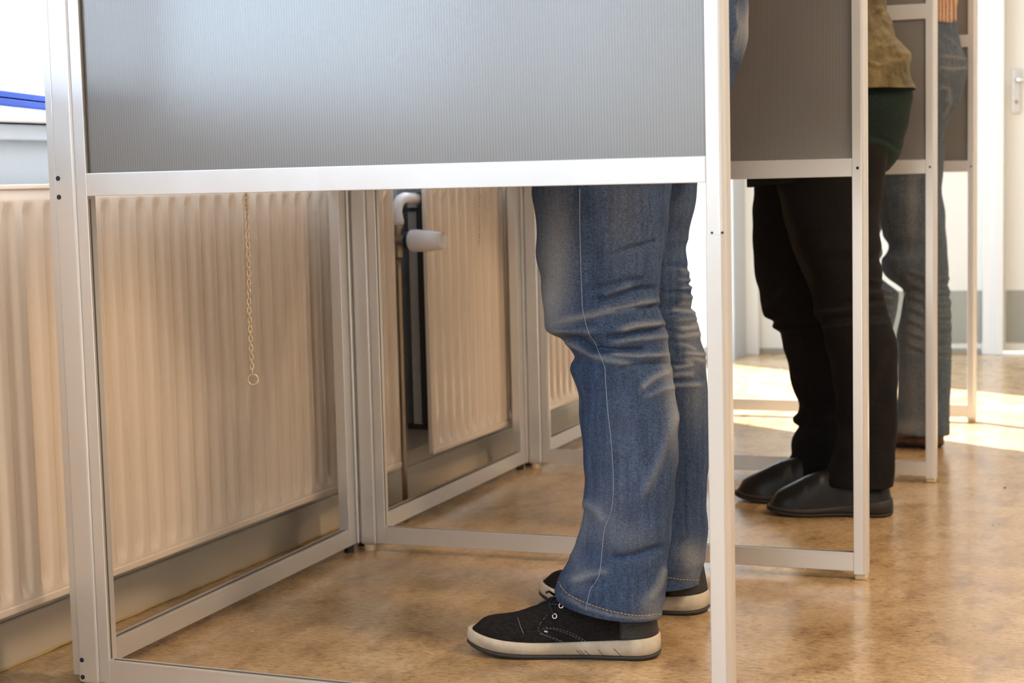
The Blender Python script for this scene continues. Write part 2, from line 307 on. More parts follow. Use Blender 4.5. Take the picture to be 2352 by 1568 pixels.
# ------------------------------------------------------------------ booth frames
AX = [0, -.0334, -.0555, -.082]; YB = [0, .978, 1.9663, 3.0255]; WX = [1, .9889, .9697, .9412]; YF = [0, 1.0071, 2.017, 3.0255]
ZTOP = 1.92
def divider(k, label):
    dx, dy = WX[k]-AX[k], YF[k]-YB[k]; Ld = math.hypot(dx, dy)
    t = empty('booth_divider', (AX[k], YB[k], 0), math.atan2(dy, dx), label, 'partition', 'grey side partitions of the voting booths')
    s1 = .0567; pf = .0254; th = .02
    box('back_post', ALU, 0, .0382, -.001, th, .012, ZTOP, t, .0055, seg=4)
    box('stile', ALU, .0388, s1, 0, th, .0158, ZTOP, t, .0008)
    box('seam', GROOVE, .0378, .0392, .003, th-.003, .02, ZTOP-.01, t, 0)
    fp = MB(); pr = []
    # front post profile: flat towards the camera, rounded outwards
    prof = [(Ld-pf, 0), (Ld-.010, 0)]+[(Ld-.010+.010*math.sin(a), .010-.010*math.cos(a)) for a in np.linspace(.15, math.pi/2, 6)]+[(Ld, .022)]+[(Ld-.008+.008*math.cos(a), .022+.008*math.sin(a)) for a in np.linspace(.2, math.pi/2, 5)]+[(Ld-pf, .030)]
    n = len(prof); V = [(x, y, z) for z in (.010, ZTOP) for x, y in prof]; Fc = [tuple(range(n))[::-1], tuple(range(n, 2*n))]+[(i, (i+1) % n, n+(i+1) % n, n+i) for i in range(n)]
    obj('front_post', V, Fc, ALU, t, bev=.0006, seg=1)
    for nm, z0, z1 in (('bottom_rail', .0158, .0496), ('middle_rail', .7338, .7667), ('upper_rail', 1.092, 1.127), ('top_rail', ZTOP-.035, ZTOP)):
        r = box(nm, ALU, s1, Ld-pf, .0, th, z0, z1, t, .001)
        if nm == 'bottom_rail':
            box('rail_channel', GROOVE, s1+.002, Ld-pf-.002, .008, .013, z1-.001, z1+.0004, r, 0)
            box('rail_lip', ALU, s1, Ld-pf, -.0006, .003, z1-.003, z1+.0012, r, .0004)
    for nm, z0, z1 in (('lower_panel', .7667, 1.092), ('upper_panel', 1.127, ZTOP-.035)):
        box(nm, PANEL, s1, Ld-pf, .007, .013, z0-.004, z1+.004, t, 0)
        for g0 in (s1, Ld-pf-.0016): box('gasket', GROOVE, g0, g0+.0016, .004, .016, z0, z1, t, 0)
    # channel lines inside the lower opening
    g = MB(); g.box(s1-.001, s1+.0004, .0045, .0075, .052, .73); g.make('channel_line', GROOVE, t)
    MB().cyl((.019, .01, 0), (.019, .01, .012), .012, .013, 16).make('foot', FOOT, t)
    box('foot', FOOT, Ld-pf+.001, Ld-.002, .002, .028, 0, .010, t, .003, seg=3)
    def hole(x, z, r=.0036):
        MB().cyl((x, -.0017, z), (x, .004, z), r, r, 20).make('screw_hole', HOLE, t)
    if k == 0:
        hole(.0085, .7605); hole(.0085, .7335); hole(.0085, .0475); hole(.0085, .0215)
        for x in (Ld-pf+.007, Ld-pf+.020): MB().cyl((x, -.0008, .672), (x, .003, .672), .0016, .0016, 12).make('screw_hole', HOLE, t)
        box('post_sleeve', ALU, Ld-pf-.0006, Ld-.006, -.0022, .002, .01, .670, t, .001)
    else:
        MB().cyl((Ld-pf+.010, -.0009, .749), (Ld-pf+.010, .003, .749), .0028, .0028, 12).make('screw_hole', HOLE, t)
    return t
divider(0, 'grey panelled aluminium partition nearest the camera, in front of the jeans with black sneakers')
divider(1, 'second aluminium partition, between the person in blue jeans and the one in black trousers')
divider(2, 'third aluminium partition, behind the person in black trousers and green jacket')
divider(3, 'farthest aluminium partition, beyond the person in brown shoes')
def back_frame(k, label):
    p0 = np.array([AX[k]-.0035, YB[k]+.0225]); p1 = np.array([AX[k+1]-.0035, YB[k+1]+.019]); d = p1-p0; Lb = np.linalg.norm(d)
    t = empty('booth_back_frame', (p0[0], p0[1], 0), math.atan2(d[1], d[0]), label, 'partition', 'back frames of the voting booths, facing the radiators')
    # local x runs away from the camera, local +y towards the wall
    box('near_stile', ALU, 0, .035, .0, .022, .0158, ZTOP, t, .001); fs = box('far_stile', ALU, Lb-.061, Lb, 0, .022, .0158, ZTOP, t, .001)
    box('stile_bead', ALU, Lb-.031, Lb-.025, -.006, .0, .0158, ZTOP, fs, .002)
    for nm, z0, z1 in (('bottom_rail', .0158, .0496), ('middle_rail', .7338, .7667), ('top_rail', ZTOP-.035, ZTOP)):
        r = box(nm, ALU, .035, Lb-.061, 0, .022, z0, z1, t, .001)
        if nm == 'bottom_rail': box('rail_channel', GROOVE, .037, Lb-.063, .007, .012, z1-.001, z1+.0004, r, 0)
    box('panel', PANEL, .035, Lb-.061, .008, .014, .763, ZTOP-.031, t, 0)
    MB().cyl((.02, .011, 0), (.02, .011, .016), .010, .010, 16).make('foot', BLK, t); MB().cyl((Lb-.042, .011, 0), (Lb-.042, .011, .016), .010, .010, 16).make('foot', BLK, t)
    return t
back_frame(0, 'back frame of the nearest booth, standing before the long radiator with a chain in it')
back_frame(1, 'back frame of the second booth, in front of the thermostat valve')
back_frame(2, 'back frame of the third booth, glimpsed beside the front of the blue jeans')

# writing shelves of the booths, above the frame's edge; the pencil chains hang from them
for k, lb in enumerate(('writing shelf of the nearest booth', 'writing shelf of the second booth', 'writing shelf of the third booth')):
    t = empty('writing_shelf', (AX[k]+.012, YB[k]+.05, 0), 0, lb+', across its back', 'shelf', 'writing shelves of the voting booths')
    box('shelf_board', TRIM, 0, .36, 0, .88, .985, 1.003, t, .002)
    for y_ in (0.0, .86): box('shelf_bracket', ALU, 0, .30, y_, y_+.02, .945, .984, t, .001)
# ------------------------------------------------------------------ chains
def chain(path, ring, label, nm_ring=True, group='pencil chains hanging in the booths'):
    P = np.array(path); seg = np.linalg.norm(np.diff(P, axis=0), axis=1); cum = np.concatenate([[0], np.cumsum(seg)]); tot = cum[-1]
    t = empty('pencil_chain', tuple(P[-1]), 0, label, 'chain', group); lp = .0078; n = min(95, int(tot/lp)); n0 = tot-n*lp
    bm = MB(); ax, az = .0030, .0058
    q = [(ax*math.cos(a)*(1 if abs(math.cos(a)) < .8 else 1), 0, az*math.sin(a)) for a in np.linspace(0, 2*math.pi, 16, endpoint=False)]
    bm.tube(q, .00095, 6, closed=True); first = None
    for i in range(n):
        s = n0+(i+.5)*lp; pt = np.array([np.interp(s, cum, P[:, j]) for j in range(3)])
        if first is None: o = bm.make('link', BRASS, t, smooth=True); first = o
        else: o = first.copy(); C.objects.link(o); o.parent = t
        o.location = pt-P[-1]; o.rotation_euler = (rng.uniform(-.06, .06), rng.uniform(-.06, .06), (.35 if i % 2 else .35+math.pi/2)+rng.uniform(-.35, .35)*(1 if i > n*.6 else .3))
    if ring:
        c = np.array([.001, 0, -.0095]); rr = .0088
        pts = [c+np.array([rr*math.cos(a)*.92, rr*.3*math.cos(a), rr*math.sin(a)]) for a in np.linspace(0, 2*math.pi, 28, endpoint=False)]
        MB().tube(pts, .0008, 8, closed=True).make('split_ring', BRASS, t, smooth=True)
        pts = [c+np.array([rr*.55*math.cos(a)+.0035, .003, rr*.62*math.sin(a)-.003]) for a in np.linspace(-2.4, .9, 16)]
        MB().tube(pts, .0011, 8).make('clasp', BRASS, t, smooth=True)
    return t
yq = .20
def cp(px, py, y): return un(px, py, 1, y)
top = cp(565, 452, .40)*1; top[2] = .985
chain([top, cp(565, 452, .40), cp(568, 520, .40), cp(572, 620, .40), cp(572, 700, .40), cp(576, 780, .40), cp(580, 858, .40)], True, 'thin metal pencil chain with a split ring, hanging in the nearest booth')
top = cp(1101, 440, 1.4)*1; top[2] = .985
chain([top, cp(1101, 440, 1.4), cp(1101, 500, 1.4), cp(1101, 562, 1.4)], False, 'short metal chain end hanging in the second booth, right of the thermostat valve')

# ------------------------------------------------------------------ cloth lofts
def yc_of(spec, z):
    return np.interp(z, [s[0] for s in spec], [s[1] for s in spec])
def loft(rings, ycs, rho, nphi=96, step=3.0, folds=(), fades=(), wob=.0, flat=0):
    """rings: (uL,vL,uR,vR) outline at each height, top to bottom; ycs: depth of the limb's axis by height; returns verts, faces, fade"""
    R_ = []
    for (uL, vL, uR, vR) in rings:
        y = .5; 
        for _ in range(3):
            z = un((uL+uR)/2, (vL+vR)/2, 1, y)[2]; y = float(yc_of(ycs, z))
        R_.append((un(uL, vL, 1, y), un(uR, vR, 1, y)))
    R_ = np.array(R_)                                   # K,2,3
    vm = np.array([(q[1]+q[3])/2 for q in rings], float)
    # resample smoothly
    s = np.concatenate([[0], np.cumsum(np.maximum(1, np.abs(np.diff(vm))))]); n = max(8, int(s[-1]/step)); t = np.linspace(0, s[-1], n)
    def cr(vals):
        m = np.gradient(vals, s); i = np.clip(np.searchsorted(s, t, 'right')-1, 0, len(s)-2); h = s[i+1]-s[i]; u = (t-s[i])/h
        return (2*u**3-3*u**2+1)*vals[i]+(u**3-2*u**2+u)*h*m[i]+(-2*u**3+3*u**2)*vals[i+1]+(u**3-u**2)*h*m[i+1]
    PL = np.stack([cr(R_[:, 0, j]) for j in range(3)], 1); PR = np.stack([cr(R_[:, 1, j]) for j in range(3)], 1)
    rh = np.interp(t, s, rho if hasattr(rho, '__len__') else [rho]*len(s))
    ph = np.linspace(0, 2*math.pi, nphi, endpoint=False)
    V = np.zeros((n, nphi, 3)); Nn = np.zeros_like(V)
    for i in range(n):
        c = (PL[i]+PR[i])/2; ex = PR[i]-PL[i]; D = np.linalg.norm(ex); ex = ex/D
        view = c-CAM; th = math.atan2(-view[0], view[1])
        a = D/2*math.cos(th)/math.sqrt(math.cos(th)**2+rh[i]**2*math.sin(th)**2); b_ = rh[i]*a
        ey = np.array([0, 1., 0])
        cs, sn = np.cos(ph), np.sin(ph)
        V[i] = c+np.outer(a*cs, ex)+np.outer(b_*sn, ey)
        nn = np.outer(cs/a, ex)+np.outer(sn/b_, ey); Nn[i] = nn/np.linalg.norm(nn, axis=1)[:, None]
    fade = np.zeros((n, nphi)); disp = np.zeros((n, nphi)); fades = [(a, b2, c2, d2, e2*1.2) for a, b2, c2, d2, e2 in fades]
    u, v = pj(V.reshape(-1, 3)); u = u.reshape(n, nphi); v = v.reshape(n, nphi)
    for fo in folds:                                     # (points, width px, height m, fade)
        pts, wd_, amp = fo[0], fo[1], fo[2]; fd = fo[3] if len(fo) > 3 else 0
        best = np.full((n, nphi), 1e9); sgn = np.zeros((n, nphi)); tt = np.zeros((n, nphi)); K = len(pts)-1
        for k in range(K):
            (x0, y0), (x1, y1) = pts[k], pts[k+1]; dx, dy = x1-x0, y1-y0; l2 = dx*dx+dy*dy
            q = np.clip(((u-x0)*dx+(v-y0)*dy)/l2, 0, 1); ds = np.hypot(u-x0-q*dx, v-y0-q*dy); up = ds < best
            best = np.where(up, ds, best); tt = np.where(up, (k+q)/K, tt)
        env = np.exp(-(best/wd_)**2)*np.clip(np.minimum(tt, 1-tt)*6+.25, 0, 1)
        disp += amp*env; fade += fd*env
    for (cx, cy, rx, ry, st) in fades:
        fade += st*np.exp(-((u-cx)/rx)**2-((v-cy)/ry)**2)
    if wob:
        zz = t[:, None]; 
        for q in range(7):
            k1 = rng.uniform(.02, .10); k2 = rng.randint(1, 6); p = rng.rand(2)*6.3
            disp += wob*np.sin(zz*k1+p[0]+1.5*np.sin(ph*1+p[1]))*np.cos(k2*ph+p[1])/2.5
    V = V+Nn*disp[..., None]
    Fc = [(i*nphi+(j+1) % nphi, i*nphi+j, (i+1)*nphi+j, (i+1)*nphi+(j+1) % nphi) for i in range(n-1) for j in range(nphi)]
    return V.reshape(-1, 3), Fc, np.clip(fade, 0, 1).reshape(-1), (n, nphi)
def cloth_obj(name, parts, m, parent, thick=.0025):
    V = []; Fc = []; Fd = []
    for (v, f, fd, _) in parts:
        k = len(V); V += [tuple(q) for q in v]; Fc += [tuple(i+k for i in q) for q in f]; Fd += list(fd)
    org = np.array(parent.location) if parent else np.zeros(3)
    o = obj(name, [np.array(q)-org for q in V], Fc, m, parent, True)
    at = o.data.attributes.new('fade', 'FLOAT', 'POINT'); at.data.foreach_set('value', np.array(Fd, dtype=np.float32))
    sm = o.modifiers.new('thickness', 'SOLIDIFY'); sm.thickness = thick; sm.offset = -1
    return o
def bvh(parts):
    V = []; Fc = []
    for (v, f, fd, _) in parts:
        k = len(V); V += [Vector(q) for q in v]; Fc += [tuple(i+k for i in q) for q in f]
    return BVHTree.FromPolygons(V, Fc)
def trace(tree, pts, step=4, off=.0008):
    """points on the surface along a drawn line"""
    if len(pts) > 6:                                     # round the corners of the drawn line
        for _ in range(2):
            q = [pts[0]]
            for a, b_ in zip(pts[:-1], pts[1:]): q += [(a[0]*.75+b_[0]*.25, a[1]*.75+b_[1]*.25), (a[0]*.25+b_[0]*.75, a[1]*.25+b_[1]*.75)]
            pts = q+[pts[-1]]
    out = []
    for (a, b_) in zip(pts[:-1], pts[1:]):
        n = max(1, int(math.hypot(b_[0]-a[0], b_[1]-a[1])/step))
        for i in range(n+(1 if b_ is pts[-1] else 0)):
            q = i/n; px = a[0]+(b_[0]-a[0])*q; py = a[1]+(b_[1]-a[1])*q
            d = CR*(px-1176)/F_PX-CU*(py-784)/F_PX+CF; hit = tree.ray_cast(Vector(CAM), Vector(d).normalized())
            if hit[0] is not None: out.append(np.array(hit[0])+off*np.array(hit[1])*(1 if Vector(hit[1]).dot(Vector(d)) < 0 else -1))
    return out
def seam(name, tree, pts, m, parent, r=.0007, dash=None, step=4):
    P = trace(tree, pts, step); org = np.array(parent.matrix_local.translation) if parent.parent is None else np.array(parent.parent.location)
    P = [p-org for p in P]
    if len(P) < 2: return None
    mb = MB()
    if dash is None: mb.tube(P, r, 5)
    else:
        i = 0
        while i+dash[0] < len(P): mb.tube(P[i:i+dash[0]+1], r, 4); i += dash[0]+dash[1]
    return mb.make(name, m, parent, smooth=True)
def rows(L_, R_):
    """left list (u,v) and right list (u,v) -> rings on common heights"""
    vs = sorted(set([v for _, v in L_]+[v for _, v in R_])); lo = max(L_[0][1], R_[0][1]); hi = min(L_[-1][1], R_[-1][1])
    return [(np.interp(v, [q[1] for q in L_], [q[0] for q in L_]), v, np.interp(v, [q[1] for q in R_], [q[0] for q in R_]), v) for v in vs if lo <= v <= hi]

# ------------------------------------------------------------------ shoes
def shoe_profile(kind):
    # station s (0 heel .. 1 toe): sole lift, upper top height
    s = [0, .03, .10, .20, .32, .45, .56, .65, .75, .82, .88, .94, .98, 1.0]
    if kind == 'sneaker':
        lift = [.003, .001, 0, 0, 0, 0, 0, 0, .001, .003, .006, .010, .013, .014]
        top = [.078, .082, .086, .090, .098, .098, .088, .073, .060, .058, .057, .054, .048, .042]
        mid = [.034, .034, .034, .032, .029, .027, .026, .026, .027, .027, .027, .027, .026, .026]; wt, wh = .049, .0375
    else:
        lift = [.003, .001, 0, 0, .001, .002, .001, 0, .001, .003, .005, .007, .009, .010]
        top = [.070, .075, .080, .086, .096, .102, .098, .090, .074, .065, .058, .051, .045, .037]
        mid = [.036, .036, .036, .034, .028, .022, .020, .019, .018, .017, .016, .015, .014, .013]; wt, wh = .045, .035
    return s, (wt, wh), lift, top, mid
def shoe(parent, kind, heel, toe, length, mats, side, lateral=1):
    """mats: upper, midsole, outsole, heel counter. heel/toe: ground points of the sole axis (x,y)."""
    heel = np.array(heel); toe = np.array(toe); d = toe-heel; ang_ = math.atan2(d[1], d[0])
    org = np.array(parent.location)
    sh = obj(('left_' if side == 'l' else 'right_')+('shoe'), [], [], None, parent)
    sh.location = (heel[0]-org[0], heel[1]-org[1], 0); sh.rotation_euler = (0, 0, ang_)
    s, hw, lift, top, mid = shoe_profile(kind); ss = np.linspace(0, 1, 60)
    ss = .5-.5*np.cos(ss*math.pi)*(1); 
    wt, wh = hw; waist = min(wt, wh)*1.03
    HW = np.interp(ss, [0, .14, .38, .66, .78, 1], [wh, wh, waist, wt*.985, wt, wt*.93])
    q1 = np.clip((.16-ss)/.16, 0, 1); q2 = np.clip((ss-.72)/.28, 0, 1)
    HW = HW*(1-q1**2.3)**.5*(1-q2**2.3)**.5+.003
    LF = np.interp(ss, s, lift); TP = np.interp(ss, s, top); MD = np.interp(ss, s, mid)
    def sm(a, k=3):
        for _ in range(k): a = np.concatenate([[a[0]], (a[:-2]+2*a[1:-1]+a[2:])/4, [a[-1]]])
        return a
    LF, TP, MD = sm(LF, 6), sm(TP, 8), sm(MD, 6)
    cx = -.006*np.sin(ss*math.pi)*lateral                      # curve of the last
    def slab(z0, z1, grow0, grow1):
        lay = [(0, 0, grow0-.002), (0, .0015, grow0), (.5, 0, (grow0+grow1)/2+.0008), (1, -.0015, grow1), (1, 0, grow1-.002)]
        V = []; K = len(lay); n = len(ss)
        for (zf, dz, g) in lay:
            for sg in (1, -1):
                idx = range(n) if sg == 1 else range(n-1, -1, -1)
                for i in idx: V.append(((ss[i])*length+(g if ss[i] > .5 else -g)*(abs(ss[i]-.5)*2)**6, cx[i]+sg*max(.001, HW[i]+g), LF[i]+z0+(((MD[i] if z1 is None else z1))-z0)*zf+dz))
        m = 2*n; Fc = [(k*m+i, k*m+(i+1) % m, (k+1)*m+(i+1) % m, (k+1)*m+i) for k in range(K-1) for i in range(m)]
        for k, rev in ((0, True), (K-1, False)):
            for i in range(n-1):
                q = (k*m+i, k*m+i+1, k*m+m-2-i, k*m+m-1-i); Fc.append(q[::-1] if rev else q)
        return V, Fc
    zo = .0075
    V, Fc = slab(0, zo, -.0015, .0002); obj('outsole', V, Fc, mats[2], sh, True)
    V, Fc = slab(zo, None, -.0005, -.0012); ms_ = obj('midsole', V, Fc, mats[1], sh, True)
    # upper: arches along the shoe
    nphi = 44; V = []; fade = []
    for i in range(len(ss)):
        hwu = max(.0015, HW[i]-.0035); zb = LF[i]+MD[i]-.004; h = max(.006, TP[i]-zb)
        for j in range(nphi+1):
            a = math.pi*j/nphi; e = .62 if ss[i] < .5 else .78
            cx_ = math.copysign(abs(math.cos(a))**e, math.cos(a)); cz_ = math.sin(a)**.72
            nar = 1-.30*cz_*(1 if ss[i] < .55 else .6)
            lx = .0035+ss[i]*(length-.007)-(.012*cz_ if ss[i] > .8 else 0)*max(0, (ss[i]-.8)/.2)**2
            if ss[i] < .1: lx += .006*cz_*(1-ss[i]/.1)
            # toe-break creases
            cr_ = 0
            for c0, w0, a0 in ((.60, .012, .0020), (.655, .012, .0022), (.55, .014, .0014)):
                cr_ -= a0*math.exp(-((ss[i]-c0-.02*math.cos(a)*lateral)/w0)**2)*(math.sin(a)**.5 if 0 < j < nphi else 0)
            V.append((lx, cx[i]+(hwu*nar+cr_)*cx_, zb+h*cz_+cr_))
    m = nphi+1
    Fc = [(i*m+j, (i+1)*m+j, (i+1)*m+j+1, i*m+j+1) for i in range(len(ss)-1) for j in range(nphi)]
    Fc += [tuple(range(m)), tuple((len(ss)-1)*m+j for j in range(m))[::-1]]
    Vu, Fu = V, Fc
    up = obj('upper', V, Fc, mats[0], sh, True)
    # heel counter shell, a little proud of the upper
    k1 = max(i for i in range(len(ss)) if ss[i] < .21)
    Vc = []; Fk = []
    for i in range(k1+1):
        for j in range(m):
            x, y, z = V[i*m+j]
            n2 = np.array([x-length*.12, (y-cx[i])*2.2, 0]); n2 /= (np.linalg.norm(n2)+1e-9); Vc.append((x+n2[0]*.0006, y+n2[1]*.0006, z+.0004))
    Fk = [(i*m+j, (i+1)*m+j, (i+1)*m+j+1, i*m+j+1) for i in range(k1) for j in range(nphi) if ss[i+1] < .10+.12*abs(math.cos(math.pi*(j+.5)/nphi))**.7]
    if kind == 'sneaker':
        hc = obj('heel_counter', Vc, Fk, mats[3], sh, True); hc.modifiers.new('t', 'SOLIDIFY').thickness = .0004
    bpy.context.view_layer.update()
    T = Matrix.Translation((heel[0], heel[1], 0)) @ Matrix.Rotation(ang_, 4, 'Z')
    tree = BVHTree.FromPolygons([T @ Vector(v) for v in Vu], Fu)
    Vs, Fs = slab(zo, None, -.0005, -.0012); tree_s = BVHTree.FromPolygons([T @ Vector(v) for v in Vs], Fs)
    return sh, tree, tree_s, T
def shoe_line(sh, T, P, r, m, name, dash=None, n=5):
    Ti = T.inverted(); P = [np.array(Ti @ Vector(p)) for p in P]
    if len(P) < 2: return
    mb = MB()
    if dash is None: mb.tube(P, r, n)
    else:
        i = 0
        while i+dash[0] < len(P): mb.tube(P[i:i+dash[0]+1], r, 4); i += dash[0]+dash[1]
    mb.make(name, m, sh, smooth=True)

def cen(part, z):
    V = np.asarray(part[0]).reshape(part[3][0], part[3][1], 3).mean(1); i = np.argmin(abs(V[:, 2]-z)); return tuple(V[i])
def legs_of(*parts): return [(cen(p, .80), cen(p, .48), cen(p, .12)) for p in parts]
# ------------------------------------------------------------------ the bodies under the clothes
def body(parent, hip, neck, head, face, arms, legs, hair=True):
    """one continuous skinned figure; coordinates in world space"""
    org = np.array(parent.location); V = []; E = []; R_ = []
    def v(p, r, link=None):
        V.append(tuple(np.array(p, float)-org)); R_.append(r); i = len(V)-1
        if link is not None: E.append((link, i))
        return i
    hip = np.array(hip, float); neck = np.array(neck, float); head = np.array(head, float); f = np.array(face, float); f /= np.linalg.norm(f)
    p = v(hip, (.095, .09)); w_ = v(hip*.65+neck*.35, (.115, .085), p); ch = v(hip*.3+neck*.7, (.14, .10), w_); sh_ = v(hip*.12+neck*.88, (.10, .075), ch)
    nk = v(neck, (.052, .052), sh_); jw = v(head*.6+neck*.4+f*.02, (.062, .066), nk); hd = v(head+f*.01, (.078, .09), jw); cr_ = v(head+np.array([0, 0, .07]), (.06, .07), hd)
    for a in arms:
        S, Eb, W_, Hd = [np.array(q, float) for q in a[:4]]
        s0 = v(S, (.052, .052), sh_); s1_ = v((S+Eb)/2, (.045, .045), s0); e = v(Eb, (.038, .038), s1_); m_ = v((Eb+W_)/2, (.034, .034), e); w2 = v(W_, (.024, .022), m_)
        d = Hd-W_; d /= np.linalg.norm(d); side = np.cross(d, (0, 0, 1.)); side /= np.linalg.norm(side)
        pm = v(W_+d*.05, (.034, .016), w2)
        for q, ln in ((-1.5, .062), (-.5, .075), (.5, .080), (1.5, .070)):
            k = v(W_+d*.088+side*q*.019, (.0095, .0095), pm); k = v(W_+d*(.088+ln*.5)+side*q*.021+np.array([0, 0, -.008]), (.0085, .0085), k); v(W_+d*(.088+ln)+side*q*.021+np.array([0, 0, -.030]), (.0075, .0075), k)
        k = v(W_+d*.045+side*.038*(1 if a[4] > 0 else -1)+np.array([0, 0, -.008]), (.011, .011), w2); v(W_+d*.085+side*.045*(1 if a[4] > 0 else -1)+np.array([0, 0, -.016]), (.009, .009), k)
    for l in legs:
        H, K_, A_ = [np.array(q, float) for q in l]
        a0 = v(H, (.055, .055), p); a1 = v((H+K_)/2, (.048, .048), a0); a2 = v(K_, (.040, .040), a1); a3 = v(K_*.65+A_*.35, (.036, .036), a2); v(A_, (.032, .032), a3)
    me = bpy.data.meshes.new('body'); me.from_pydata(V, E, []); me.materials.append(SKIN)
    o = bpy.data.objects.new('body', me); C.objects.link(o); o.parent = parent
    o.modifiers.new('skin', 'SKIN').use_smooth_shade = True
    for i, r in enumerate(R_): me.skin_vertices[0].data[i].radius = r
    me.skin_vertices[0].data[0].use_root = True
    sb = o.modifiers.new('sub', 'SUBSURF'); sb.levels = 1; sb.render_levels = 2
    # face and hair
    hc = head-org; s_ = np.cross(f, (0, 0, 1.)); mb = MB()
    mb.tube([hc+f*.088+np.array([0, 0, .012]), hc+f*.112+np.array([0, 0, -.022]), hc+f*.09+np.array([0, 0, -.030])], [.006, .012, .008], 8).make('nose', SKIN, parent, smooth=True)
    for sg in (-1, 1):
        c = hc+f*.084+s_*sg*.030+np.array([0, 0, .012]); MB().tube([c-f*.010, c-f*.004, c+f*.006, c+f*.010], [.006, .011, .009, .002], 12).make('eye', mat('eye', (.7, .7, .7), .2), parent, smooth=True)
        c = hc+s_*sg*.082; MB().tube([c+np.array([0, 0, .028]), c+s_*sg*.012+np.array([0, 0, .01]), c+s_*sg*.006+np.array([0, 0, -.03])], [.006, .012, .006], 8).make('ear', SKIN, parent, smooth=True)
    MB().tube([hc+f*.086+s_*q+np.array([0, 0, -.052]) for q in (-.024, -.01, .01, .024)], [.002, .005, .005, .002], 8).make('mouth', mat('lips', (.42, .16, .13), .5), parent, smooth=True)
    if hair:
        Vh = []; Fh = []; nu, nv = 24, 12
        for i in range(nv+1):
            th = (math.pi*.62)*i/nv
            for j in range(nu):
                a = 2*math.pi*j/nu; dirv = s_*math.cos(a)*math.sin(th)+f*math.sin(a)*math.sin(th)+np.array([0, 0, math.cos(th)])
                k = .118 if math.sin(a)*math.sin(th) < .75 or th < 1.1 else .08
                Vh.append(hc+np.array([0, 0, .02])+dirv*np.array([k*.93, k*.86, k*1.05]))
        Fh = [(i*nu+j, i*nu+(j+1) % nu, (i+1)*nu+(j+1) % nu, (i+1)*nu+j) for i in range(nv) for j in range(nu)]
        obj('hair', Vh, Fh, HAIR, parent, True)
    return o
def wloft(stations, n=48, wob=.003):
    """world-space garment loft: (centre, half depth x, half width y)"""
    St = [(np.array(c, float), a, b_) for c, a, b_ in stations]; K = 26*(len(St)-1); V = []; t0 = np.linspace(0, len(St)-1, K)
    for t in t0:
        i = min(int(t), len(St)-2); q = t-i; q = q*q*(3-2*q); c = St[i][0]*(1-q)+St[i+1][0]*q; a = St[i][1]*(1-q)+St[i+1][1]*q; b_ = St[i][2]*(1-q)+St[i+1][2]*q
        for j in range(n):
            ph = 2*math.pi*j/n; w_ = 1+wob/.1*math.sin(t*9+2*math.sin(ph*2))*.5
            V.append(c+np.array([a*w_*math.cos(ph), b_*w_*math.sin(ph), 0]))
    Fc = [(i*n+j, i*n+(j+1) % n, (i+1)*n+(j+1) % n, (i+1)*n+j) for i in range(K-1) for j in range(n)]
    return np.array(V), Fc, np.zeros(len(V)), (K, n)
def sleeve(pts, rad, n=28):
    mb = MB(); P = []; Rr = []
    for i in range(len(pts)-1):
        for q in np.linspace(0, 1, 12, endpoint=(i == len(pts)-2)):
            P.append(np.array(pts[i])*(1-q)+np.array(pts[i+1])*q); Rr.append((rad[i]*(1-q)+rad[i+1]*q)*(1+.05*math.sin(len(P)*1.7)))
    mb.tube(P, Rr, n, cap=False); return np.array(mb.v), mb.f, np.zeros(len(mb.v)), None

# ================================================================== person in the nearest booth
p1 = empty('person', (.72, .57, 0), 0, 'person in faded blue jeans and black suede sneakers, standing in the nearest booth', 'person')
nL = [(1240, 330), (1228, 400), (1224, 430), (1229, 480), (1233, 530), (1235, 600), (1243, 640), (1248, 700), (1253, 735), (1263, 757), (1284, 771), (1298, 782), (1308, 797), (1319, 818), (1313, 832), (1312, 848), (1320, 872), (1328, 900), (1332, 950), (1337, 1000), (1341, 1050), (1343, 1100), (1342, 1150), (1344, 1180), (1337, 1222)]
nR = [(1562, 330), (1550, 400), (1545, 430), (1534, 520), (1524, 600), (1515, 660), (1514, 690), (1521, 722), (1531, 760), (1537, 800), (1543, 850), (1551, 900), (1558, 960), (1559, 1010), (1557, 1060), (1553, 1110), (1545, 1200), (1541, 1250)]
rn = rows(nL, nR)
rn += [(1330, 1246, 1538, 1275), (1318, 1268, 1534, 1305), (1300, 1292, 1532, 1330), (1286, 1312, 1530, 1355), (1278, 1333, 1528, 1382), (1275, 1347, 1524, 1402), (1279, 1362, 1522, 1419)]
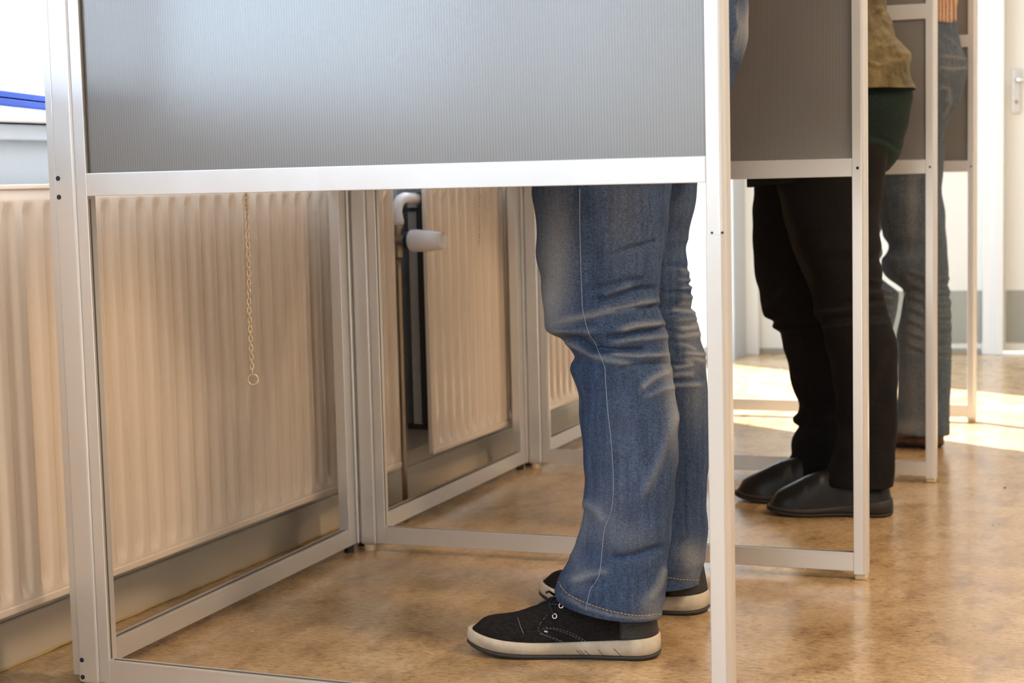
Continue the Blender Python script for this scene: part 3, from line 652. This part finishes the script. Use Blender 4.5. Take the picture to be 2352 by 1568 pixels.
fl = [  # knee creases of the near leg: line, width px, height, fade
 ([(1355, 668), (1400, 655), (1440, 645), (1480, 640)], 7, -.0035, 0),
 ([(1365, 692), (1420, 675), (1470, 664), (1505, 662)], 7, -.005, -.2),
 ([(1385, 682), (1420, 668), (1450, 655)], 7, .003, .25),
 ([(1270, 742), (1340, 728), (1400, 712), (1450, 702), (1515, 690)], 9, .005, .42),
 ([(1400, 716), (1460, 706), (1518, 703)], 6, -.005, -.1),
 ([(1345, 726), (1410, 706), (1470, 695)], 5, -.004, -.1),
 ([(1420, 760), (1460, 748), (1525, 742)], 8, .005, .48),
 ([(1390, 775), (1450, 765), (1530, 752)], 6, -.005, -.1),
 ([(1400, 790), (1470, 778), (1534, 772)], 7, .0035, .3),
 ([(1290, 772), (1325, 776), (1345, 795), (1372, 812)], 9, -.009, -.15),
 ([(1262, 758), (1310, 764), (1350, 762), (1366, 764)], 9, .006, .15),
 ([(1296, 783), (1330, 798), (1365, 817), (1400, 828), (1450, 835)], 8, .006, .35),
 ([(1370, 800), (1420, 806), (1480, 802)], 6, -.006, 0),
 ([(1400, 812), (1460, 818), (1535, 815)], 6, .004, .4),
 ([(1440, 842), (1490, 838), (1540, 836)], 6, -.003, 0),
 ([(1470, 895), (1500, 868), (1540, 852)], 8, .003, .40),
 ([(1480, 915), (1520, 895), (1552, 888)], 7, .002, .22),
 ([(1480, 560), (1440, 570), (1400, 590)], 6, -.002, 0),
 ([(1430, 580), (1510, 552)], 5, -.003, 0),
 ([(1556, 940), (1535, 1000), (1510, 1070), (1470, 1150)], 12, .004, .22),
 ([(1345, 1170), (1340, 1230), (1310, 1290)], 12, .004, .22),
 ([(1400, 1282), (1450, 1278), (1530, 1255)], 10, -.004, -.1),
 ([(1310, 1335), (1360, 1318), (1400, 1310)], 9, .003, .25),
 ([(1320, 1350), (1370, 1340)], 8, -.003, 0),
 ([(1340, 1150), (1370, 1170), (1390, 1200)], 10, .003, .25),
 ([(1490, 1380), (1515, 1340), (1525, 1300)], 10, .003, .45),
 ([(1290, 1365), (1340, 1395), (1400, 1412), (1460, 1420), (1520, 1415)], 5, .0012, .3)]
fl = [(a, w_, h*1.35, (f[0] if f else 0)) for a, w_, h, *f in fl]
fd = [(1278, 600, 38, 150, .52), (1262, 700, 22, 70, .35), (1430, 480, 50, 130, .12), (1380, 1190, 45, 60, .16), (1540, 830, 18, 120, .35), (1550, 960, 12, 90, .3), (1330, 1320, 30, 40, .2), (1500, 1395, 30, 30, .35), (1420, 1060, 60, 200, .08), (1450, 1240, 60, 40, .15)]
ycn = [(0, .425), (.35, .44), (.9, .49)]
near = loft(rn, ycn, .88, 220, 2.2, fl, fd, .0012)
fR = [(1625, 300), (1606, 400), (1603, 430), (1596, 480), (1584, 535), (1583, 551), (1579, 565), (1580, 600), (1585, 640), (1590, 690), (1588, 700), (1597, 722), (1600, 740), (1607, 765), (1610, 785), (1618, 805), (1622, 840), (1627, 880), (1629, 1000), (1627, 1100), (1624, 1160), (1626, 1200), (1625, 1250), (1620, 1290), (1612, 1315)]
fL = [(1300, 300), (1305, 430), (1320, 540), (1330, 640), (1345, 720), (1370, 765), (1400, 800), (1420, 900), (1430, 1100), (1425, 1200), (1410, 1280), (1400, 1315)]
rf = rows(fL, fR)+[(1392, 1322, 1611, 1334), (1388, 1332, 1611, 1341)]
ff = []
for q in range(30):
    v0 = 612+q*9.5+rng.uniform(-5, 5); u0 = rng.uniform(1525, 1580); u1 = u0+rng.uniform(35, 80); sl = rng.uniform(-14, 16); up_ = q % 2
    ff.append(([(u0, v0), ((u0+u1)/2, v0+sl*.3+rng.uniform(-4, 4)), (u1, v0+sl)], rng.uniform(3.5, 7), (.0022 if up_ else -.0022)*rng.uniform(.5, 1.3), rng.uniform(.2, .6) if up_ else -.1))
fdf = [(1595, 1290, 30, 45, .45), (1575, 1270, 25, 20, .2), (1590, 780, 30, 70, .2), (1600, 900, 25, 80, .2), (1570, 500, 40, 90, .05)]
ycf = [(0, .70), (.4, .69), (.9, .66)]
far = loft(rf, ycf, .88, 160, 2.4, ff, fdf, .0012)
# hips
hL = [(1400, -240), (1392, -150), (1372, -60), (1356, 40), (1330, 130), (1290, 220), (1262, 320), (1245, 400)]
hR = [(1690, -240), (1706, -150), (1717, -60), (1720, 0), (1724, 40), (1722, 75), (1710, 130), (1696, 165), (1685, 200), (1660, 280), (1632, 340), (1608, 400)]
hips = loft(rows(hL, hR), [(0, .575), (2, .575)], 1.12, 120, 4, [([(1700, 0), (1706, 60), (1690, 130)], 6, -.003, .2), ([(1690, 10), (1698, 60), (1686, 110)], 3, .001, .5)], [(1722, 40, 10, 60, .5), (1712, 90, 12, 50, .35)], .001)
jeans = cloth_obj('jeans', [near, far, hips], DENIM, p1)
tn = bvh([near]); tf = bvh([far])
sm_pts = [(1332, 434), (1332, 520), (1334, 600), (1336, 660), (1338, 712), (1345, 740), (1352, 766), (1364, 782), (1371, 792), (1376, 812), (1389, 838), (1391, 858), (1392, 890), (1397, 950), (1403, 1000), (1408, 1060), (1410, 1110), (1409, 1140), (1404, 1180), (1391, 1205), (1386, 1235), (1381, 1290), (1378, 1320), (1370, 1336), (1356, 1352), (1351, 1375), (1346, 1400)]
def seamp(name, tree, pts, m, r, dash=None, step=4, parent=None):
    P = trace(tree, pts, step); org = np.array(p1.location); P = [p-org for p in P]; mb = MB()
    if len(P) < 3: return
    if dash is None: mb.tube(P, r, 5)
    else:
        i = 0
        while i+dash[0] < len(P): mb.tube(P[i:i+dash[0]+1], r, 4); i += dash[0]+dash[1]
    mb.make(name, m, jeans, smooth=True)
seamp('side_seam', tn, sm_pts, THREADL, .0006)
seamp('hem_stitching', tn, [(1284, 1336), (1292, 1352), (1310, 1368), (1350, 1386), (1390, 1400), (1440, 1411), (1480, 1415), (1521, 1409)], THREADO, .0007, (2, 1), 2.5)
seamp('hem_stitching', tf, [(1530, 1325), (1560, 1330), (1590, 1332), (1610, 1331)], THREADO, .0006, (2, 1), 2.5)
# shoes
sh1, tr1, ts1, T1 = shoe(p1, 'sneaker', (.772, .435), (.469, .370), .307, (SUEDE, SOLEW, SOLED, HEELM), 'l')
sh2, tr2, ts2, T2 = shoe(p1, 'sneaker', (.772, .715), (.464, .700), .305, (SUEDE, SOLEW, SOLED, HEELM), 'r', -1)
def sline(pts, m, r, name, dash=None, tr=tr1, step=2.5): shoe_line(sh1, T1, trace(tr, pts, step, .0006), r, m, name, dash)
sline([(1257, 1412), (1245, 1425), (1236, 1442), (1236, 1450), (1250, 1457), (1275, 1465), (1310, 1481)], THREADG, .0004, 'stitching', (2, 1))
sline([(1246, 1443), (1270, 1444), (1300, 1453), (1330, 1467), (1350, 1480)], THREADG, .0004, 'stitching', (2, 1))
sline([(1240, 1455), (1262, 1463), (1290, 1474), (1318, 1486)], THREADG, .0004, 'stitching', (2, 1))
sline([(1253, 1441), (1280, 1443), (1310, 1452), (1338, 1467), (1358, 1482)], THREADG, .0004, 'stitching', (2, 1))
sline([(1423, 1480), (1428, 1460), (1438, 1442), (1452, 1432)], THREADG, .0004, 'stitching', (2, 1))
sline([(1189, 1418), (1196, 1440), (1203, 1455)], THREADG, .0005, 'crease')
sline([(1250, 1449), (1258, 1451)], mat('metal_tag', (.6, .55, .58), .4, .6), .0016, 'metal_tag')
for q in ([(1324, 1493), (1345, 1512)], [(1331, 1493), (1352, 1512)], [(1343, 1493), (1363, 1511)], [(1373, 1490), (1392, 1511)], [(1410, 1489), (1432, 1511)]):
    sline(q, SOLED, .0004, 'sole_groove', None, ts1)
for c in ((1290, 1391), (1275, 1415)):
    P = trace(tr1, [c, (c[0]+2, c[1])], 1, .0004)
    if len(P):
        c0 = P[0]; nrm = np.array([-.1, -.93, .36]); nrm /= np.linalg.norm(nrm); e1 = np.cross(nrm, (0, 0, 1.)); e1 /= np.linalg.norm(e1); e2 = np.cross(nrm, e1)
        ring = [c0+nrm*.0012+.0036*(math.cos(a)*e1+math.sin(a)*e2) for a in np.linspace(0, 2*math.pi, 20, endpoint=False)]; Ti = T1.inverted()
        MB().tube([np.array(Ti @ Vector(p)) for p in ring], .0011, 8, closed=True).make('eyelet', CHROME, sh1, smooth=True)
sline([(1272, 1412), (1266, 1398), (1262, 1386), (1270, 1374), (1280, 1362)], LACE, .0022, 'shoelace'); sline([(1243, 1386), (1258, 1380), (1275, 1366)], LACE, .0022, 'shoelace'); sline([(1262, 1388), (1285, 1388)], LACE, .0020, 'shoelace')
shoe_line(sh1, T1, [un(1274, 1366, 1, .405), un(1268, 1362, 1, .398), un(1262, 1358, 1, .39), un(1254, 1361, 1, .385)], .0022, LACE, 'lace_tip')
# body and top
body(p1, (.79, .575, 1.0), (.62, .575, 1.50), (.57, .575, 1.62), (-1, 0, -.35), [((.67, .40, 1.42), (.60, .37, 1.14), (.37, .43, 1.12), (.2, .46, 1.12), 1), ((.67, .75, 1.42), (.60, .78, 1.14), (.37, .72, 1.12), (.2, .70, 1.12), -1)], legs_of(near, far))
cloth_obj('sweater', [wloft([((.80, .575, 1.10), .145, .19), ((.76, .575, 1.20), .14, .19), ((.70, .575, 1.34), .14, .21), ((.65, .575, 1.45), .10, .18), ((.62, .575, 1.49), .07, .08)]), sleeve([(.67, .42, 1.42), (.60, .37, 1.14), (.40, .425, 1.12)], [.075, .055, .036]), sleeve([(.67, .73, 1.42), (.60, .78, 1.14), (.40, .725, 1.12)], [.075, .055, .036])], SWEAT, p1)

# ================================================================== person in the second booth
p2 = empty('person', (.85, 1.67, 0), 0, 'person in black trousers, long dark green top and olive jacket, in the second booth', 'person')
b2L = [(1770, 330), (1780, 400), (1786, 430), (1792, 460), (1802, 510), (1818, 560), (1838, 610), (1856, 650), (1866, 680), (1872, 720), (1885, 745), (1896, 790), (1908, 840), (1918, 900), (1922, 950), (1924, 1000), (1918, 1040), (1906, 1070), (1899, 1092)]
b2R = [(2046, 330), (2036, 395), (2030, 420), (2026, 460), (2022, 500), (2021, 540), (2026, 565), (2021, 590), (2027, 620), (2026, 655), (2031, 680), (2036, 712), (2049, 745), (2059, 780), (2063, 830), (2062, 900), (2059, 1000), (2056, 1060), (2055, 1092)]
r2n = rows(b2L, b2R)+[(1897, 1100, 2054, 1108), (1898, 1108, 2053, 1117)]
y2n = [(0, 1.60), (.9, 1.62)]; y2f = [(0, 1.745), (.5, 1.765), (.9, 1.76)]
f2 = [([(1850, 720), (1900, 716), (2030, 700)], 6, .003, .25), ([(1880, 735), (1960, 728), (2040, 722)], 5, -.003, 0), ([(1880, 752), (1960, 745), (2050, 742)], 6, .003, .2), ([(1990, 640), (2030, 650)], 5, .003, .2), ([(1990, 670), (2032, 672)], 5, .003, .2), ([(1930, 690), (2035, 690)], 5, -.003, 0), ([(2040, 800), (2000, 900), (1960, 1000)], 14, .003, .15), ([(1795, 440), (1830, 570), (1868, 660)], 9, .002, .55), ([(1900, 1090), (1925, 1030), (1935, 980)], 10, .004, .2), ([(1850, 900), (1905, 850)], 8, .003, .1)]  # pale line down the front edge is a highlight put into the colour
n2 = loft(r2n, y2n, .86, 140, 3, f2, [], .0015)
c2L = [(1742, 330), (1732, 400), (1731, 440), (1729, 480), (1730, 560), (1732, 610), (1736, 640), (1743, 663), (1746, 690), (1753, 715), (1762, 728), (1773, 733), (1776, 752), (1786, 758), (1795, 775), (1802, 805), (1812, 850), (1824, 900), (1836, 930), (1833, 945), (1822, 958), (1823, 967), (1836, 978), (1828, 988), (1819, 1003), (1817, 1020), (1819, 1040)]
c2R = [(1960, 330), (1960, 700), (1960, 900), (1950, 1040)]
r2f = rows(c2L, c2R)+[(1810, 1055, 1945, 1065), (1800, 1075, 1940, 1085), (1790, 1090, 1935, 1100)]
l2 = loft(r2f, y2f, .86, 110, 3, [([(1755, 700), (1775, 690), (1800, 660)], 7, .003, .25), ([(1840, 955), (1870, 940), (1900, 930)], 9, -.004, 0), ([(1830, 985), (1860, 990), (1900, 980)], 8, .004, .1)], [], .0015)
tro = cloth_obj('trousers', [n2, l2], BLACKC, p2)
gL = [(1722, 60), (1720, 200), (1716, 330), (1719, 415), (1724, 427)]
gR = [(2060, 60), (2074, 175), (2097, 206), (2095, 240), (2090, 275), (2082, 310), (2076, 340), (2064, 365), (2050, 382), (2038, 393), (2024, 400), (2004, 404)]
gr_ = [(np.interp(v, [q[1] for q in gL], [q[0] for q in gL]), v if v < 300 else v+ (v-300)*.28, np.interp(v, [q[1] for q in gR], [q[0] for q in gR]), v) for v in (175, 205, 240, 275, 310, 340, 365, 382, 395, 402)]
g2 = loft(gr_, [(0, 1.68), (2, 1.68)], [.85, .95]+[1.05]*8, 120, 4, [([(2000, 310), (2040, 325), (2072, 345)], 6, -.004, 0), ([(2000, 322), (2040, 338), (2065, 355)], 10, .002, .0), ([(2060, 260), (2030, 280), (2000, 300)], 8, .003, .1)], [(2060, 360, 40, 40, .25)], .002)
cloth_obj('long_green_top', [g2], GREENC, p2)
jL = [(1790, -400), (1750, -330), (1755, -200), (1730, -60), (1716, 60), (1712, 150), (1712, 250)]
jR = [(1870, -400), (1930, -330), (2000, -200), (2034, -60), (2038, 0), (2042, 30), (2052, 60), (2066, 90), (2080, 112), (2090, 140), (2096, 170), (2103, 190), (2107, 202)]
jr = [(np.interp(v, [q[1] for q in jL], [q[0] for q in jL]), v if v < 100 else v+(v-100)*.30, np.interp(v, [q[1] for q in jR], [q[0] for q in jR]), v) for v in (-400, -330, -260, -200, -120, -60, 0, 30, 60, 90, 112, 140, 170, 190, 202)]
fj = []
for q in range(16):
    u0 = rng.uniform(1990, 2060); v0 = rng.uniform(0, 150); fj.append(([(u0, v0), (u0+rng.uniform(10, 25), v0+rng.uniform(-14, 14)), (u0+rng.uniform(26, 45), v0+rng.uniform(-4, 26))], rng.uniform(4, 7), rng.choice([-1, 1])*rng.uniform(.002, .004), .15))
for q in range(9): fj.append(([(2005+q*11, 140+q*2), (2010+q*11, 175)], 3, .002, .2))
fj.append(([(2000, 212), (2060, 203), (2104, 196)], 4, .0015, .3)); fj.append(([(2045, 20), (2072, 90), (2095, 150)], 5, .003, .4))
j2 = loft(jr, [(0, 1.68), (2, 1.68)], 1.12, 140, 3, fj, [(2020, 110, 30, 60, .15)], .002)
body(p2, (.84, 1.68, .98), (.68, 1.68, 1.44), (.64, 1.68, 1.56), (-1, 0, -.35), [((.72, 1.51, 1.37), (.66, 1.48, 1.12), (.44, 1.54, 1.11), (.3, 1.57, 1.11), 1), ((.72, 1.85, 1.37), (.66, 1.88, 1.12), (.44, 1.82, 1.11), (.3, 1.79, 1.11), -1)], legs_of(n2, l2))
cloth_obj('olive_jacket', [j2, wloft([((.78, 1.68, 1.25), .125, .175), ((.75, 1.68, 1.32), .125, .19), ((.71, 1.68, 1.40), .10, .17), ((.68, 1.68, 1.44), .065, .075)], 48, .006), sleeve([(.72, 1.53, 1.37), (.66, 1.48, 1.12), (.47, 1.535, 1.11)], [.075, .055, .038]), sleeve([(.72, 1.83, 1.37), (.66, 1.88, 1.12), (.47, 1.825, 1.11)], [.075, .055, .038])], OLIVE, p2)
shoe(p2, 'slip', (.935, 1.613), (.665, 1.553), .272, (LEATHER, SOLEB, SOLEB, LEATHER), 'l')
shoe(p2, 'slip', (.835, 1.742), (.572, 1.699), .278, (LEATHER, SOLEB, SOLEB, LEATHER), 'r', -1)

# ================================================================== person in the third booth
p3 = empty('person', (.86, 2.66, 0), 0, 'person in faded grey-blue jeans, tan ribbed sweater and brown shoes, in the third booth', 'person')
n3L = [(1990, 330), (1998, 400), (2010, 470), (2024, 520), (2030, 545), (2040, 560), (2040, 570), (2034, 582), (2024, 595), (2024, 608), (2030, 625), (2042, 640), (2058, 652), (2072, 664), (2076, 675), (2073, 700), (2068, 725), (2063, 752), (2060, 775), (2062, 830), (2062, 900), (2058, 950), (2054, 975)]
n3R = [(2172, 330), (2166, 400), (2163, 430), (2170, 480), (2173, 520), (2175, 560), (2178, 600), (2180, 640), (2182, 680), (2185, 720), (2186, 780), (2186, 840), (2184, 880), (2182, 930), (2182, 975)]
y3n = [(0, 2.52), (.25, 2.56), (.9, 2.60)]; y3f = [(0, 2.74), (.9, 2.72)]
f3 = []
for q in range(14): v0 = 640+q*14; f3.append(([(2150, v0+rng.uniform(-4, 4)), (2186, v0)], 3.5, .003*(-1)**q, .12)); f3.append(([(2085, v0-20), (2120, v0-8)], 4, .003*(-1)**q, .15))
a3 = loft(rows(n3L, n3R)+[(2053, 984, 2182, 988), (2053, 990, 2181, 998)], y3n, .86, 100, 3, f3, [(2095, 480, 14, 120, .25), (2090, 900, 30, 100, .25), (2070, 980, 50, 16, .4), (2100, 760, 30, 60, .15)], .001)
m3L = [(1900, 330), (1900, 600), (1920, 760), (1960, 980)]
m3R = [(2150, 330), (2130, 430), (2050, 500), (2024, 530), (2024, 560), (2026, 585), (2018, 600), (2012, 612), (2022, 636), (2036, 650), (2052, 662), (2064, 672), (2065, 680), (2062, 710), (2056, 735), (2051, 760), (2052, 780), (2056, 830), (2056, 980)]
b3 = loft(rows(m3L, m3R), y3f, .8, 90, 3, [([(2020, 660), (2050, 670)], 3.5, .003, .3), ([(2020, 678), (2050, 684)], 3.5, .003, .5), ([(2020, 700), (2050, 706)], 3.5, .003, .3), ([(2020, 722), (2045, 726)], 3.5, .003, .4)], [], .001)
h3L = [(1990, 30), (1975, 120), (1965, 200), (1970, 300), (1985, 380)]
h3R = [(2196, 30), (2198, 60), (2206, 90), (2213, 115), (2220, 132), (2221, 155), (2218, 185), (2210, 215), (2203, 240), (2190, 258), (2180, 280), (2168, 310), (2166, 380)]
c3 = loft(rows(h3L, h3R), [(0, 2.66), (2, 2.66)], 1.0, 110, 3, [([(2160, 128), (2190, 130), (2222, 136)], 3, .002, .35), ([(2160, 155), (2190, 158), (2221, 155)], 3, .002, .45), ([(2160, 198), (2180, 205), (2180, 240), (2168, 270)], 4, .003, .3), ([(2195, 235), (2205, 255)], 4, -.004, 0), ([(2160, 80), (2185, 95), (2215, 128)], 5, .003, .1)], [(2185, 150, 30, 40, .1)], .001)
cloth_obj('jeans', [a3, b3, c3], DENIMG, p3)
sL = [(2010, -360), (1980, -300), (1995, -150), (1985, 0), (1988, 46)]; sR = [(2060, -360), (2110, -300), (2172, -150), (2197, -40), (2199, 0), (2196, 20), (2196, 44), (2194, 56)]
sr = [(np.interp(v, [q[1] for q in sL], [q[0] for q in sL]), v, np.interp(v, [q[1] for q in sR], [q[0] for q in sR]), v+(6 if v > 20 else 0)) for v in (-360, -300, -200, -100, -40, 0, 20, 40, 50)]
k3 = loft(sr, [(0, 2.66), (2, 2.66)], 1.05, 160, 3, [([(2156+i*5.5, -40), (2156+i*5.5, 60)], 1.6, .0030, 0) for i in range(9)], [], .001)
body(p3, (.84, 2.66, .98), (.70, 2.66, 1.48), (.66, 2.66, 1.60), (-1, 0, -.35), [((.74, 2.49, 1.40), (.66, 2.46, 1.14), (.44, 2.52, 1.12), (.3, 2.55, 1.12), 1), ((.74, 2.83, 1.40), (.66, 2.86, 1.14), (.44, 2.80, 1.12), (.3, 2.77, 1.12), -1)], legs_of(a3, b3))
cloth_obj('ribbed_sweater', [k3, wloft([((.80, 2.66, 1.35), .11, .17), ((.78, 2.66, 1.40), .12, .19), ((.72, 2.66, 1.46), .08, .13), ((.70, 2.66, 1.49), .06, .07)]), sleeve([(.74, 2.51, 1.40), (.66, 2.46, 1.14), (.47, 2.515, 1.12)], [.07, .05, .036]), sleeve([(.74, 2.81, 1.40), (.66, 2.86, 1.14), (.47, 2.805, 1.12)], [.07, .05, .036])], KNIT, p3)
shoe(p3, 'slip', (.912, 2.57), (.640, 2.52), .28, (BROWN, BROWN, SOLEB, BROWN), 'l')
shoe(p3, 'slip', (.80, 2.75), (.52, 2.72), .29, (BROWN, SOLEB, SOLEB, BROWN), 'r', -1)

# small dark crumbs on the floor, right of the booths
for (u_, v_, r_) in ((2308, 1121, .0028), (2281, 1206, .0016)):
    c = un(u_, v_, 2, 0); o = MB().tube([c+np.array([-r_, 0, .001]), c+np.array([0, r_*.4, .002]), c+np.array([r_, 0, .001])], [r_*.3, r_*.6, r_*.2], 6).make('crumb', HOLE, None, smooth=True)
    tag(o, 'tiny dark crumb on the linoleum, right of the third partition' if r_ > .002 else 'smaller crumb on the linoleum, below and left of the dark one', 'crumb', 'crumbs on the floor')
